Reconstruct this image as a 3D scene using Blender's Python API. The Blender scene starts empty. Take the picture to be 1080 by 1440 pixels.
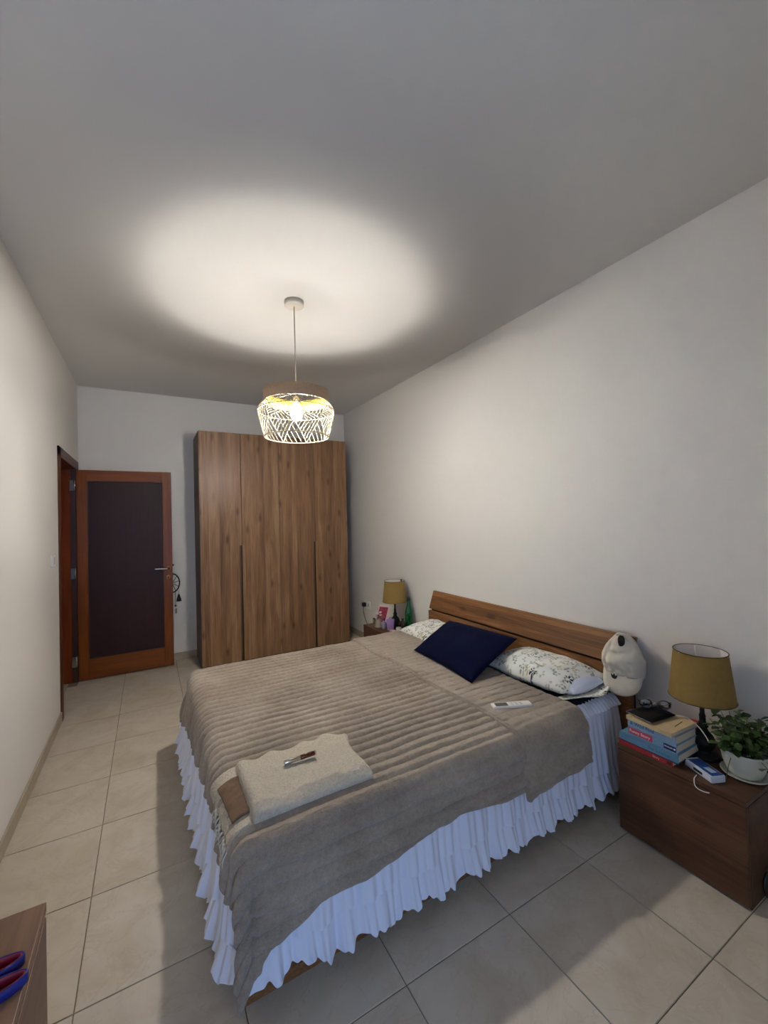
import bpy, bmesh, math, random
from mathutils import Vector, Matrix, noise
random.seed(7)
S = bpy.context.scene
COL = S.collection
PI = math.pi

# ------------------------------------------------------------------ camera, sky, daylight, exposure
FPX, YAW, PITCH, ROLL, CH = 581.28, .518, .0151, -.0253, 1.4657
fw = Vector((math.sin(YAW)*math.cos(PITCH), math.cos(YAW)*math.cos(PITCH), math.sin(PITCH)))
rt = Vector((math.cos(YAW), -math.sin(YAW), 0)); up = rt.cross(fw)
r2 = rt*math.cos(ROLL)+up*math.sin(ROLL); u2 = up*math.cos(ROLL)-rt*math.sin(ROLL)
cd = bpy.data.cameras.new('camera'); cam = bpy.data.objects.new('camera', cd); COL.objects.link(cam)
cam.matrix_world = Matrix(((r2.x, u2.x, -fw.x, 0), (r2.y, u2.y, -fw.y, 0), (r2.z, u2.z, -fw.z, CH), (0, 0, 0, 1)))
cd.sensor_fit = 'HORIZONTAL'; cd.sensor_width = 36; cd.lens = FPX/1080*36; cd.clip_start = .02
S.camera = cam

XL, XR, YB, YF, H = -.594, 2.270, 5.004, -.9, 2.849
WIN = (-.54, .22, .0, 2.15)                      # x0, x1, z0, z1 of the balcony opening behind the camera
DAY_POWER, DAY_COL = 31.0, (.36, .57, 1.0)
LAMP_EMIT, LAMP_COL = 1400.0, (1.0, .955, .90)
LAMP_UP = .22
EXPOSURE = 0.12

w = bpy.data.worlds.new('world'); S.world = w; w.use_nodes = True
w.node_tree.nodes['Background'].inputs[0].default_value = (.55, .72, 1.0, 1)
w.node_tree.nodes['Background'].inputs[1].default_value = .35
ld = bpy.data.lights.new('daylight', 'AREA'); ld.shape = 'RECTANGLE'
ld.size = WIN[1]-WIN[0]; ld.size_y = WIN[3]-WIN[2]; ld.energy = DAY_POWER; ld.color = DAY_COL
day = bpy.data.objects.new('daylight', ld); COL.objects.link(day)
day.location = ((WIN[0]+WIN[1])/2, YF-.50, (WIN[2]+WIN[3])/2); day.rotation_euler = (PI/2, 0, 0)
S.view_settings.view_transform = 'Standard'; S.view_settings.look = 'None'
S.view_settings.gamma = 1; S.view_settings.use_curve_mapping = False; S.view_settings.exposure = EXPOSURE
S.cycles.max_bounces = 10; S.cycles.diffuse_bounces = 6; S.cycles.sample_clamp_indirect = 6

# ------------------------------------------------------------------ helpers: materials
def lin(c):
    return tuple(((v/255)/12.92 if v/255 <= .04045 else ((v/255+.055)/1.055)**2.4) for v in c)+(1,)
def new_mat(name):
    m = bpy.data.materials.new(name); m.use_nodes = True
    nt = m.node_tree; b = nt.nodes['Principled BSDF']
    return m, nt, b
def N(nt, t, **k):
    n = nt.nodes.new('ShaderNode'+t)
    for a, v in k.items(): setattr(n, a, v)
    return n
def ramp(nt, fac, stops):
    r = N(nt, 'ValToRGB'); e = r.color_ramp.elements
    while len(e) < len(stops): e.new(.5)
    for el, (p, c) in zip(e, stops): el.position = p; el.color = c if len(c) == 4 else c+(1,)
    nt.links.new(fac, r.inputs[0]); return r.outputs[0]
def math_(nt, op, a, b=None, c=None):
    n = N(nt, 'Math', operation=op)
    for i, v in enumerate((a, b, c)):
        if v is None: continue
        if isinstance(v, (int, float)): n.inputs[i].default_value = v
        else: nt.links.new(v, n.inputs[i])
    return n.outputs[0]
def mixc(nt, f, a, b, blend='MIX'):
    n = N(nt, 'MixRGB', blend_type=blend)
    for i, v in zip((0, 1, 2), (f, a, b)):
        if isinstance(v, (int, float)): n.inputs[i].default_value = v
        elif isinstance(v, tuple): n.inputs[i].default_value = v
        else: nt.links.new(v, n.inputs[i])
    return n.outputs[0]
def bump(nt, b, h, strength, dist=.01):
    n = N(nt, 'Bump'); n.inputs['Strength'].default_value = strength; n.inputs['Distance'].default_value = dist
    nt.links.new(h, n.inputs['Height']); nt.links.new(n.outputs[0], b.inputs['Normal'])
def objco(nt, scale=(1, 1, 1)):
    t = N(nt, 'TexCoord'); mp = N(nt, 'Mapping'); mp.inputs['Scale'].default_value = scale
    nt.links.new(t.outputs['Object'], mp.inputs[0]); return mp.outputs[0]
def noise_(nt, co, scale, detail=4, rough=.55, dist=0):
    n = N(nt, 'TexNoise'); n.inputs['Scale'].default_value = scale; n.inputs['Detail'].default_value = detail
    n.inputs['Roughness'].default_value = rough; n.inputs['Distortion'].default_value = dist
    nt.links.new(co, n.inputs['Vector']); return n.outputs['Fac']
def plain(name, rgb, rough=.5, metal=0, bumpy=None, var=None, trans=0, spec=.5, coat=0):
    m, nt, b = new_mat(name); c = lin(rgb)
    b.inputs['Base Color'].default_value = c; b.inputs['Roughness'].default_value = rough
    b.inputs['Metallic'].default_value = metal; b.inputs['Specular IOR Level'].default_value = spec
    b.inputs['Transmission Weight'].default_value = trans; b.inputs['Coat Weight'].default_value = coat
    if var:
        f = noise_(nt, objco(nt), var[0], 5)
        d = tuple(x*(1-var[1]) for x in c[:3])+(1,); e = tuple(min(1, x*(1+var[1])) for x in c[:3])+(1,)
        nt.links.new(ramp(nt, f, [(.3, d), (.7, e)]), b.inputs['Base Color'])
    if bumpy:
        bump(nt, b, noise_(nt, objco(nt), bumpy[0], 6), bumpy[1], bumpy[2] if len(bumpy) > 2 else .005)
    return m
def wood(name, dark, mid, light, grain='z', width='x', plank=.1, rough=.42, offs=0, tone=.25, knots=True):
    """laminate wood: grain runs along axis `grain`, tonal strips of `plank` metres across axis `width`"""
    m, nt, b = new_mat(name)
    t = N(nt, 'TexCoord'); sp = N(nt, 'SeparateXYZ'); nt.links.new(t.outputs['Object'], sp.inputs[0])
    G = sp.outputs['XYZ'.index(grain.upper())]; W = sp.outputs['XYZ'.index(width.upper())]
    other = [a for a in 'xyz' if a not in (grain, width)][0]; O = sp.outputs['xyz'.index(other)]
    cell = math_(nt, 'FLOOR', math_(nt, 'ADD', math_(nt, 'DIVIDE', W, plank), offs+.37))
    wn = N(nt, 'TexWhiteNoise', noise_dimensions='1D'); nt.links.new(cell, wn.inputs['W'])
    rnd = wn.outputs['Value']
    cb = N(nt, 'CombineXYZ')
    nt.links.new(math_(nt, 'ADD', math_(nt, 'MULTIPLY', W, 9), math_(nt, 'MULTIPLY', rnd, 37)), cb.inputs[0])
    nt.links.new(math_(nt, 'MULTIPLY', G, .75), cb.inputs[1]); nt.links.new(math_(nt, 'MULTIPLY', O, 9), cb.inputs[2])
    n1 = noise_(nt, cb.outputs[0], 1.6, 7, .6, 1.1)
    cb2 = N(nt, 'CombineXYZ')
    nt.links.new(math_(nt, 'MULTIPLY', W, 95), cb2.inputs[0]); nt.links.new(math_(nt, 'MULTIPLY', G, 2.2), cb2.inputs[1])
    nt.links.new(math_(nt, 'MULTIPLY', O, 60), cb2.inputs[2])
    n2 = noise_(nt, cb2.outputs[0], 1.3, 3, .6)
    f = math_(nt, 'ADD', math_(nt, 'MULTIPLY', n1, .62), math_(nt, 'MULTIPLY', n2, .38))
    f = math_(nt, 'ADD', f, math_(nt, 'MULTIPLY', math_(nt, 'SUBTRACT', rnd, .5), tone))
    if knots:
        cb3 = N(nt, 'CombineXYZ'); nt.links.new(math_(nt, 'MULTIPLY', W, 11), cb3.inputs[0]); nt.links.new(math_(nt, 'MULTIPLY', G, 4.2), cb3.inputs[1])
        vo = N(nt, 'TexVoronoi', voronoi_dimensions='2D'); vo.inputs['Scale'].default_value = .8; nt.links.new(cb3.outputs[0], vo.inputs['Vector'])
        sc = N(nt, 'SeparateColor'); nt.links.new(vo.outputs['Color'], sc.inputs[0])
        k = math_(nt, 'MULTIPLY', math_(nt, 'MAXIMUM', math_(nt, 'SUBTRACT', .20, vo.outputs['Distance']), 0), math_(nt, 'LESS_THAN', sc.outputs[0], .28))
        f = math_(nt, 'SUBTRACT', f, math_(nt, 'MULTIPLY', k, 1.1))
    c = ramp(nt, f, [(.25, lin(dark)), (.5, lin(mid)), (.75, lin(light))])
    nt.links.new(c, b.inputs['Base Color']); b.inputs['Roughness'].default_value = rough
    bump(nt, b, n2, .12, .002); b.inputs['Specular IOR Level'].default_value = .3
    return m
def lettering_mat(name, rgb): return plain(name, rgb, .6)

# ------------------------------------------------------------------ helpers: objects
def link(o, parent=None):
    COL.objects.link(o)
    if parent is not None: o.parent = parent
    return o
def tag(o, label=None, cat=None, group=None, kind=None):
    if label: o['label'] = label
    if cat: o['category'] = cat
    if group: o['group'] = group
    if kind: o['kind'] = kind
    return o
def thing(name, label, cat, loc=(0, 0, 0), rz=0, group=None):
    o = bpy.data.objects.new(name, None); o.empty_display_size = .05; link(o)
    o.location = loc; o.rotation_euler = (0, 0, rz); return tag(o, label, cat, group)
def mesh_obj(name, V, F, mat, parent=None, smooth=True, uv=None, loc=None):
    me = bpy.data.meshes.new(name); me.from_pydata([tuple(v) for v in V], [], F); me.update()
    if uv:
        l = me.uv_layers.new(name='UVMap')
        for p in me.polygons:
            for li in p.loop_indices: l.data[li].uv = uv[me.loops[li].vertex_index]
    if smooth: me.polygons.foreach_set('use_smooth', [True]*len(me.polygons))
    o = bpy.data.objects.new(name, me); link(o, parent)
    for m in (mat if isinstance(mat, (list, tuple)) else [mat]): me.materials.append(m)
    if loc is not None: o.location = loc
    return o
def bm_obj(name, bm, mat, parent=None, smooth=False, loc=None):
    bmesh.ops.recalc_face_normals(bm, faces=bm.faces)
    me = bpy.data.meshes.new(name); bm.to_mesh(me); bm.free(); me.materials.append(mat)
    if smooth: me.polygons.foreach_set('use_smooth', [True]*len(me.polygons))
    o = bpy.data.objects.new(name, me); link(o, parent)
    if loc is not None: o.location = loc
    return o
def add_box(bm, a, b, bev=0, mtx=None, seg=2):
    t = bmesh.new()
    r = bmesh.ops.create_cube(t, size=1)
    for v in r['verts']:
        v.co = Vector(((a[i]+b[i])/2+v.co[i]*(b[i]-a[i]) for i in range(3)))
    if bev: bmesh.ops.bevel(t, geom=list(t.edges), offset=bev, segments=seg, affect='EDGES', profile=.5)
    if mtx is not None: bmesh.ops.transform(t, matrix=mtx, verts=t.verts)
    me = bpy.data.meshes.new('t'); t.to_mesh(me); t.free(); bm.from_mesh(me); bpy.data.meshes.remove(me)
def box(name, a, b, mat, parent=None, bev=.002, mtx=None, loc=None, seg=2):
    bm = bmesh.new(); add_box(bm, a, b, bev, mtx, seg); return bm_obj(name, bm, mat, parent, loc=loc)
def lathe_VF(prof, seg=32, c=(0, 0, 0), sx=1, sy=1, cap=True):
    V, F = [], []
    for (r, z) in prof:
        for k in range(seg):
            a = 2*PI*k/seg; V.append((c[0]+r*sx*math.cos(a), c[1]+r*sy*math.sin(a), c[2]+z))
    n = len(prof)
    for i in range(n-1):
        for k in range(seg):
            k2 = (k+1) % seg; F.append((i*seg+k, i*seg+k2, (i+1)*seg+k2, (i+1)*seg+k))
    if cap:
        if prof[0][0] > 1e-6: F.append(tuple(range(seg))[::-1])
        if prof[-1][0] > 1e-6: F.append(tuple((n-1)*seg+k for k in range(seg)))
    return V, F
def lathe(name, prof, mat, parent=None, seg=32, c=(0, 0, 0), sx=1, sy=1, cap=True, smooth=True):
    V, F = lathe_VF(prof, seg, c, sx, sy, cap); return mesh_obj(name, V, F, mat, parent, smooth)
def tube_VF(pts, r, seg=8, closed=False, V=None, F=None, cap=True):
    V = [] if V is None else V; F = [] if F is None else F
    P = [Vector(p) for p in pts]; n = len(P); base = len(V); prev = None
    for i, p in enumerate(P):
        if closed: t = P[(i+1) % n]-P[i-1]
        else: t = P[min(i+1, n-1)]-P[max(i-1, 0)]
        t.normalize()
        if prev is None:
            nn = t.cross(Vector((0, 0, 1)))
            if nn.length < .1: nn = t.cross(Vector((1, 0, 0)))
        else: nn = prev-t*prev.dot(t)
        nn.normalize(); prev = nn; bb = t.cross(nn)
        rr = r[i] if isinstance(r, (list, tuple)) else r
        for k in range(seg):
            a = 2*PI*k/seg; V.append(p+nn*rr*math.cos(a)+bb*rr*math.sin(a))
    m = n if closed else n-1
    for i in range(m):
        j = (i+1) % n
        for k in range(seg):
            k2 = (k+1) % seg; F.append((base+i*seg+k, base+i*seg+k2, base+j*seg+k2, base+j*seg+k))
    if cap and not closed:
        F.append(tuple(base+k for k in range(seg))[::-1]); F.append(tuple(base+(n-1)*seg+k for k in range(seg)))
    return V, F
def tube(name, pts, r, mat, parent=None, seg=8, closed=False):
    V, F = tube_VF(pts, r, seg, closed); return mesh_obj(name, V, F, mat, parent)
def grid_F(nu, nv, off=0):
    return [(off+i*nv+j, off+(i+1)*nv+j, off+(i+1)*nv+j+1, off+i*nv+j+1) for i in range(nu-1) for j in range(nv-1)]
def solid(o, t, offset=-1):
    m = o.modifiers.new('thickness', 'SOLIDIFY'); m.thickness = t; m.offset = offset; return o
def interp(x, T):
    if x <= T[0][0]: return T[0][1]
    for (a, u), (b, v) in zip(T, T[1:]):
        if x <= b:
            s = (x-a)/(b-a); return u+(v-u)*s
    return T[-1][1]
def nz(x, y, z=0): return noise.noise(Vector((x, y, z)))
def spline(pts, n=8):
    P = [Vector(p) for p in pts]; P = [P[0]*2-P[1]]+P+[P[-1]*2-P[-2]]; out = []
    for i in range(1, len(P)-2):
        for k in range(n):
            t = k/n; a, b, c, d = P[i-1], P[i], P[i+1], P[i+2]
            out.append(.5*((2*b)+(c-a)*t+(2*a-5*b+4*c-d)*t*t+(3*b-a-3*c+d)*t**3))
    out.append(P[-2]); return out
def text(name, s, size, mat, parent, mtx, align='LEFT', ext=.0003):
    cu = bpy.data.curves.new(name, 'FONT'); cu.body = s; cu.size = size; cu.align_x = align; cu.align_y = 'CENTER'; cu.extrude = ext
    cu.resolution_u = 3
    t = bpy.data.objects.new('tmp', cu); COL.objects.link(t)
    dg = bpy.context.evaluated_depsgraph_get(); me = bpy.data.meshes.new_from_object(t.evaluated_get(dg))
    bpy.data.objects.remove(t); me.name = name; me.transform(mtx); me.materials.clear(); me.materials.append(mat)
    o = bpy.data.objects.new(name, me); return link(o, parent)
def frame_mtx(o, ex, ey):
    ex = Vector(ex).normalized(); ey = Vector(ey).normalized(); ez = ex.cross(ey)
    return Matrix(((ex.x, ey.x, ez.x, o[0]), (ex.y, ey.y, ez.y, o[1]), (ex.z, ey.z, ez.z, o[2]), (0, 0, 0, 1)))

# ------------------------------------------------------------------ materials
M = {}
M['wall'] = plain('wall_paint', (226, 222, 215), .85, bumpy=(55, .12, .003), var=(1.2, .015))
M['ceil'] = plain('ceiling_paint', (222, 219, 213), .9, bumpy=(60, .08, .003))
M['grout'] = plain('grout', (128, 116, 98), .9)
def tile_material():
    m, nt, b = new_mat('floor_tile')
    co = objco(nt); oi = N(nt, 'ObjectInfo')
    va = N(nt, 'VectorMath', operation='MULTIPLY_ADD'); nt.links.new(co, va.inputs[0]); va.inputs[1].default_value = (1, 1, 1)
    cx = N(nt, 'CombineXYZ')
    for i, k in enumerate((31, 17, 53)): nt.links.new(math_(nt, 'MULTIPLY', oi.outputs['Random'], k), cx.inputs[i])
    nt.links.new(cx.outputs[0], va.inputs[2]); p = va.outputs[0]
    n1 = noise_(nt, p, 5, 8, .62, .8); n2 = noise_(nt, p, 3.2, 5, .6, 2.5); n3 = noise_(nt, p, 60, 3)
    c = ramp(nt, n1, [(.25, lin((174, 161, 142))), (.5, lin((193, 182, 165))), (.8, lin((206, 197, 182)))])
    v = math_(nt, 'ABSOLUTE', math_(nt, 'SUBTRACT', n2, .5))
    vein = ramp(nt, v, [(0, (1, 1, 1)), (.02, (0, 0, 0))])
    c = mixc(nt, math_(nt, 'MULTIPLY', vein, math_(nt, 'MULTIPLY', n1, .35)), c, lin((150, 128, 98)))
    c = mixc(nt, math_(nt, 'MULTIPLY', oi.outputs['Random'], .10), c, lin((170, 160, 146)))
    nt.links.new(c, b.inputs['Base Color']); b.inputs['Roughness'].default_value = .46; b.inputs['Specular IOR Level'].default_value = .35
    bump(nt, b, n3, .05, .002); return m
M['tile'] = tile_material()
M['skirting'] = plain('skirting_tile', (172, 160, 140), .5, var=(7, .12))
WAL = ((82, 58, 40), (129, 97, 69), (164, 132, 99))
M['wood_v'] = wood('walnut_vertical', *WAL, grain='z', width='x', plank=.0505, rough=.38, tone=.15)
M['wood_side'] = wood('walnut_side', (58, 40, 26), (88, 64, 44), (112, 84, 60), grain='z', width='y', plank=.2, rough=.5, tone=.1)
M['wood_y'] = wood('walnut_along_bed_head', (74, 46, 26), (120, 82, 50), (158, 116, 78), grain='y', width='z', plank=.06, rough=.45, tone=.2)
M['wood_ns'] = wood('walnut_nightstand', (50, 32, 21), (80, 54, 37), (104, 74, 52), grain='y', width='z', plank=.1, rough=.45, tone=.12)
M['wood_ns_top'] = wood('walnut_nightstand_top', (50, 32, 21), (80, 54, 37), (104, 74, 52), grain='y', width='x', plank=.1, rough=.45, tone=.12)
M['wood_desk'] = wood('walnut_dresser', (80, 56, 42), (120, 90, 70), (150, 116, 92), grain='y', width='x', plank=.12, rough=.4, tone=.12)
M['dark'] = plain('shadow_gap', (24, 16, 11), .8)
M['door_frame_wood'] = wood('mahogany_stile', (84, 42, 8), (114, 60, 14), (136, 76, 24), grain='z', width='x', plank=.4, rough=.3, tone=.05, knots=False)
M['door_rail_wood'] = wood('mahogany_rail', (84, 42, 8), (114, 60, 14), (136, 76, 24), grain='x', width='z', plank=.4, rough=.3, tone=.05, knots=False)
M['door_panel_wood'] = wood('dark_mahogany_panel', (30, 10, 7), (42, 14, 10), (50, 18, 12), grain='z', width='x', plank=.5, rough=.45, tone=.05, knots=False)
M['casing'] = wood('dark_casing', (62, 30, 16), (84, 42, 22), (104, 56, 32), grain='z', width='y', plank=.5, rough=.35, tone=.05, knots=False)
M['jamb'] = wood('jamb', (92, 38, 14), (116, 52, 20), (130, 62, 26), grain='z', width='x', plank=.5, rough=.35, tone=.05, knots=False)
M['jamb_dark'] = plain('rebate', (52, 22, 14), .4)
M['chrome'] = plain('satin_nickel', (205, 198, 188), .22, 1)
M['brass'] = plain('satin_brass', (190, 150, 105), .28, 1)
M['white_pl'] = plain('white_plastic', (226, 222, 214), .4)
M['black_pl'] = plain('black_plastic', (18, 17, 17), .35)
M['black'] = plain('black_matte', (14, 12, 11), .5, spec=.25)
M['navy'] = plain('navy_cotton', (7, 12, 38), .95, spec=.08, bumpy=(240, .25, .003), var=(40, .12))
M['navy_sheet'] = plain('navy_sheet', (22, 24, 40), .9)
M['skirt'] = plain('white_cotton', (220, 224, 238), .9, spec=.15, bumpy=(30, .15, .006))
M['cream'] = plain('cream_boucle', (196, 186, 168), .95, bumpy=(120, .8, .012), var=(120, .14), spec=.08)
M['taupe'] = plain('taupe_weave', (112, 92, 75), .95, spec=.1, bumpy=(200, .4, .004), var=(40, .15))
M['rattan'] = plain('light_rattan_band', (192, 160, 128), .7, var=(80, .1))
M['shade_gold'] = plain('ochre_lampshade', (128, 104, 52), .9, bumpy=(220, .2, .002), var=(60, .06))
M['shade_in'] = plain('lampshade_lining', (206, 200, 196), .8)
M['ceramic'] = plain('white_glazed_pot', (196, 198, 186), .3)
M['soil'] = plain('soil', (40, 30, 22), .95, bumpy=(60, .8, .01))
M['hat'] = plain('stone_cotton_twill', (204, 196, 180), .9, spec=.15, bumpy=(190, .3, .003), var=(30, .04))
M['mattress'] = plain('mattress_cover', (200, 198, 196), .9)
def leaf_mat():
    m, nt, b = new_mat('leaf_green'); oi = N(nt, 'ObjectInfo')
    c = ramp(nt, oi.outputs['Random'], [(0, lin((34, 56, 22))), (.6, lin((58, 84, 34))), (1, lin((96, 120, 62)))])
    nt.links.new(c, b.inputs['Base Color']); b.inputs['Roughness'].default_value = .42; return m
M['leaf'] = leaf_mat(); M['stem'] = plain('plant_stem', (70, 84, 40), .6)
def fleece():
    m, nt, b = new_mat('taupe_ribbed_fleece'); co = objco(nt)
    n1 = noise_(nt, co, 3.2, 4, .6); n2 = noise_(nt, co, 260, 3, .7); n3 = noise_(nt, co, 70, 4, .65)
    f = math_(nt, 'ADD', math_(nt, 'MULTIPLY', n1, .5), math_(nt, 'ADD', math_(nt, 'MULTIPLY', n3, .25), math_(nt, 'MULTIPLY', n2, .25)))
    nt.links.new(ramp(nt, f, [(.35, lin((116, 102, 88))), (.5, lin((146, 132, 116))), (.65, lin((172, 159, 142)))]), b.inputs['Base Color'])
    b.inputs['Specular IOR Level'].default_value = .1; b.inputs['Roughness'].default_value = .95; b.inputs['Sheen Weight'].default_value = .25; b.inputs['Sheen Roughness'].default_value = .6
    bump(nt, b, math_(nt, 'ADD', n2, math_(nt, 'MULTIPLY', n3, .8)), .55, .006); return m
M['fleece'] = fleece()
def floral():
    m, nt, b = new_mat('leaf_print_cotton')
    t = N(nt, 'TexCoord'); uv = t.outputs['UV']; col = lin((226, 225, 218))
    def layer(scale, seed, petals, rad, color, col, keep):
        mp = N(nt, 'Mapping'); mp.inputs['Scale'].default_value = (scale, scale, 1); mp.inputs['Location'].default_value = (seed*3.7, seed*1.9, 0)
        nt.links.new(uv, mp.inputs[0])
        v = N(nt, 'TexVoronoi', voronoi_dimensions='2D'); v.inputs['Scale'].default_value = 1; v.inputs['Randomness'].default_value = .75
        nt.links.new(mp.outputs[0], v.inputs['Vector'])
        d = N(nt, 'VectorMath', operation='SUBTRACT'); nt.links.new(mp.outputs[0], d.inputs[0]); nt.links.new(v.outputs['Position'], d.inputs[1])
        s = N(nt, 'SeparateXYZ'); nt.links.new(d.outputs[0], s.inputs[0]); sc = N(nt, 'SeparateColor'); nt.links.new(v.outputs['Color'], sc.inputs[0])
        a = math_(nt, 'ADD', math_(nt, 'ARCTAN2', s.outputs[1], s.outputs[0]), math_(nt, 'MULTIPLY', sc.outputs[0], 6.28))
        r = v.outputs['Distance']
        pet = math_(nt, 'ABSOLUTE', math_(nt, 'COSINE', math_(nt, 'MULTIPLY', a, petals/2)))
        half = math_(nt, 'GREATER_THAN', math_(nt, 'COSINE', a), -.55)
        rr = math_(nt, 'MULTIPLY', math_(nt, 'POWER', pet, .55), rad)
        mk = math_(nt, 'MULTIPLY', math_(nt, 'LESS_THAN', r, rr), math_(nt, 'GREATER_THAN', r, rad*.28))
        mk = math_(nt, 'MULTIPLY', math_(nt, 'MULTIPLY', mk, half), math_(nt, 'LESS_THAN', sc.outputs[1], keep))
        mk = math_(nt, 'MULTIPLY', mk, math_(nt, 'GREATER_THAN', pet, .5))
        return mixc(nt, mk, col, lin(color))
    col = layer(19, 1, 5, .40, (182, 184, 168), col, .95)
    col = layer(18, 4, 6, .38, (182, 170, 132), col, .3)
    col = layer(17, 2, 5, .36, (146, 152, 140), col, .65)
    col = layer(15, 3, 6, .35, (48, 52, 58), col, .30)
    nt.links.new(col, b.inputs['Base Color']); b.inputs['Roughness'].default_value = .9
    bump(nt, b, noise_(nt, objco(nt), 14, 4), .35, .012); return m
M['floral'] = floral()
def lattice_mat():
    m, nt, b = new_mat('darkened_paper_cord'); b.inputs['Base Color'].default_value = lin((146, 136, 118)); b.inputs['Roughness'].default_value = .8  # white cord toned down in colour so bulb glare leaves the weave readable
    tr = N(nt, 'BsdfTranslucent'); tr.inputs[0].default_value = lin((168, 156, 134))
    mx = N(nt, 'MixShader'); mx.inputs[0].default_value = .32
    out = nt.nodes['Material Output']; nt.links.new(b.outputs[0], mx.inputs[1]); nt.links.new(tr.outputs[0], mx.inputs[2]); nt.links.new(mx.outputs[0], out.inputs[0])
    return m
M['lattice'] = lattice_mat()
def emit(name, col, s):
    m, nt, b = new_mat(name); b.inputs['Emission Color'].default_value = col+(1,); b.inputs['Emission Strength'].default_value = s
    b.inputs['Base Color'].default_value = (.9, .9, .9, 1); return m
def led_bulb():
    # an LED bulb: the dome shines most downwards and sideways, its shoulder is dimmed so the ceiling above does not burn out
    m, nt, b = new_mat('led_bulb_glass'); t = N(nt, 'TexCoord'); sp = N(nt, 'SeparateXYZ'); nt.links.new(t.outputs['Normal'], sp.inputs[0])
    mr = N(nt, 'MapRange'); mr.inputs['From Min'].default_value = 0; mr.inputs['From Max'].default_value = .55
    mr.inputs['To Min'].default_value = LAMP_EMIT; mr.inputs['To Max'].default_value = LAMP_EMIT*LAMP_UP
    nt.links.new(sp.outputs[2], mr.inputs['Value']); nt.links.new(mr.outputs[0], b.inputs['Emission Strength'])
    b.inputs['Emission Color'].default_value = LAMP_COL+(1,); return m
M['bulb'] = led_bulb()

# ------------------------------------------------------------------ room shell
def struct(o): return tag(o, kind='structure')
TH = .15
T = .45
X0, Y0 = -.48355*T, 6.5103*T
struct(box('ceiling', (XL-TH, YF-.45, H), (XR+TH, YB+TH, H+.1), M['ceil'], bev=0))
struct(box('wall_back', (XL-TH, YB, 0), (XR+TH, YB+TH, H), M['wall'], bev=0))
struct(box('wall_right', (XR, YF-TH, 0), (XR+TH, YB, H), M['wall'], bev=0))
DY0, DY1, DZ = 3.985, 4.83, 2.0                                            # door opening in the left wall
def holed_wall(name, boxes):
    bm = bmesh.new()
    for a, b in boxes: add_box(bm, a, b)
    return struct(bm_obj(name, bm, M['wall']))
holed_wall('wall_left', [((XL-TH, YF-TH, 0), (XL, DY0-.03, H)), ((XL-TH, DY1+.03, 0), (XL, YB, H)), ((XL-TH, DY0-.03, DZ+.03), (XL, DY1+.03, H))])
holed_wall('wall_front', [((XL, YF-.45, 0), (WIN[0], YF, H)), ((WIN[1], YF-.45, 0), (XR, YF, H)), ((WIN[0], YF-.45, WIN[3]), (WIN[1], YF, H))])
# corridor beyond the door
struct(box('wall_corridor', (-1.95, 3.2, -.02), (-1.85, 5.6, H), M['wall'], bev=0))
struct(box('ceiling_corridor', (-1.95, 3.2, 2.6), (XL-TH, 5.6, 2.7), M['ceil'], bev=0))
struct(box('trim_3', (-1.95, 3.1, -.02), (XL-TH, 3.2, 2.7), M['wall'], bev=0))
struct(box('trim_4', (-1.95, 5.6, -.02), (XL-TH, 5.7, 2.7), M['wall'], bev=0))

# floor: grout bed with every tile a piece of its own
fl = struct(box('floor', (-1.95, YF-.45, -.06), (XR+TH, 5.7, -.004), M['grout'], bev=0))
tm = {}
def tile(x0, x1, y0, y1):
    g = .0015; x0, x1, y0, y1 = x0+g, x1-g, y0+g, y1-g
    if x1-x0 < .03 or y1-y0 < .03: return
    k = (round(x1-x0, 3), round(y1-y0, 3))
    if k not in tm:
        bm = bmesh.new(); hx, hy = (x1-x0)/2, (y1-y0)/2; e = .0016
        vs = [bm.verts.new(p) for p in [(-hx, -hy, -.006), (hx, -hy, -.006), (hx, hy, -.006), (-hx, hy, -.006), (-hx, -hy, -e), (hx, -hy, -e), (hx, hy, -e), (-hx, hy, -e), (-hx+e, -hy+e, 0), (hx-e, -hy+e, 0), (hx-e, hy-e, 0), (-hx+e, hy-e, 0)]]
        for l in (0, 4):
            for i in range(4): bm.faces.new((vs[l+i], vs[l+(i+1) % 4], vs[l+4+(i+1) % 4], vs[l+4+i]))
        bm.faces.new(vs[8:12]); me = bpy.data.meshes.new('tile'); bm.to_mesh(me); bm.free(); me.materials.append(M['tile']); tm[k] = me
    o = bpy.data.objects.new('tile', tm[k]); link(o, fl); o.location = ((x0+x1)/2, (y0+y1)/2, 0)
xs = [X0+T*k for k in range(-1, 7)]
ys = [Y0+T*k for k in range(-8, 6)]
for i in range(-1, 7):
    for j in range(-9, 6):
        a, b, c, d = X0+T*i, X0+T*(i+1), Y0+T*j, Y0+T*(j+1)
        a2, b2, c2, d2 = max(a, XL), min(b, XR), max(c, YF), min(d, YB)
        if i == -1 and c > 3.6 and d < 5.0: a2 = a
        if b2 > a2 and d2 > c2: tile(a2, b2, c2, d2)
for j in range(2, 5):
    tile(X0-2*T, X0-T, Y0+T*j, Y0+T*(j+1))
def baseboard(name, a, b): return struct(box(name, a, b, M['skirting'], bev=.003))
baseboard('baseboard_left', (XL, YF, 0), (XL+.011, DY0-.06, .076))
baseboard('baseboard_back', (XL, YB-.011, 0), (XR, YB, .076))
baseboard('baseboard_right', (XR-.011, YF, 0), (XR, YB-.011, .076))

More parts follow.
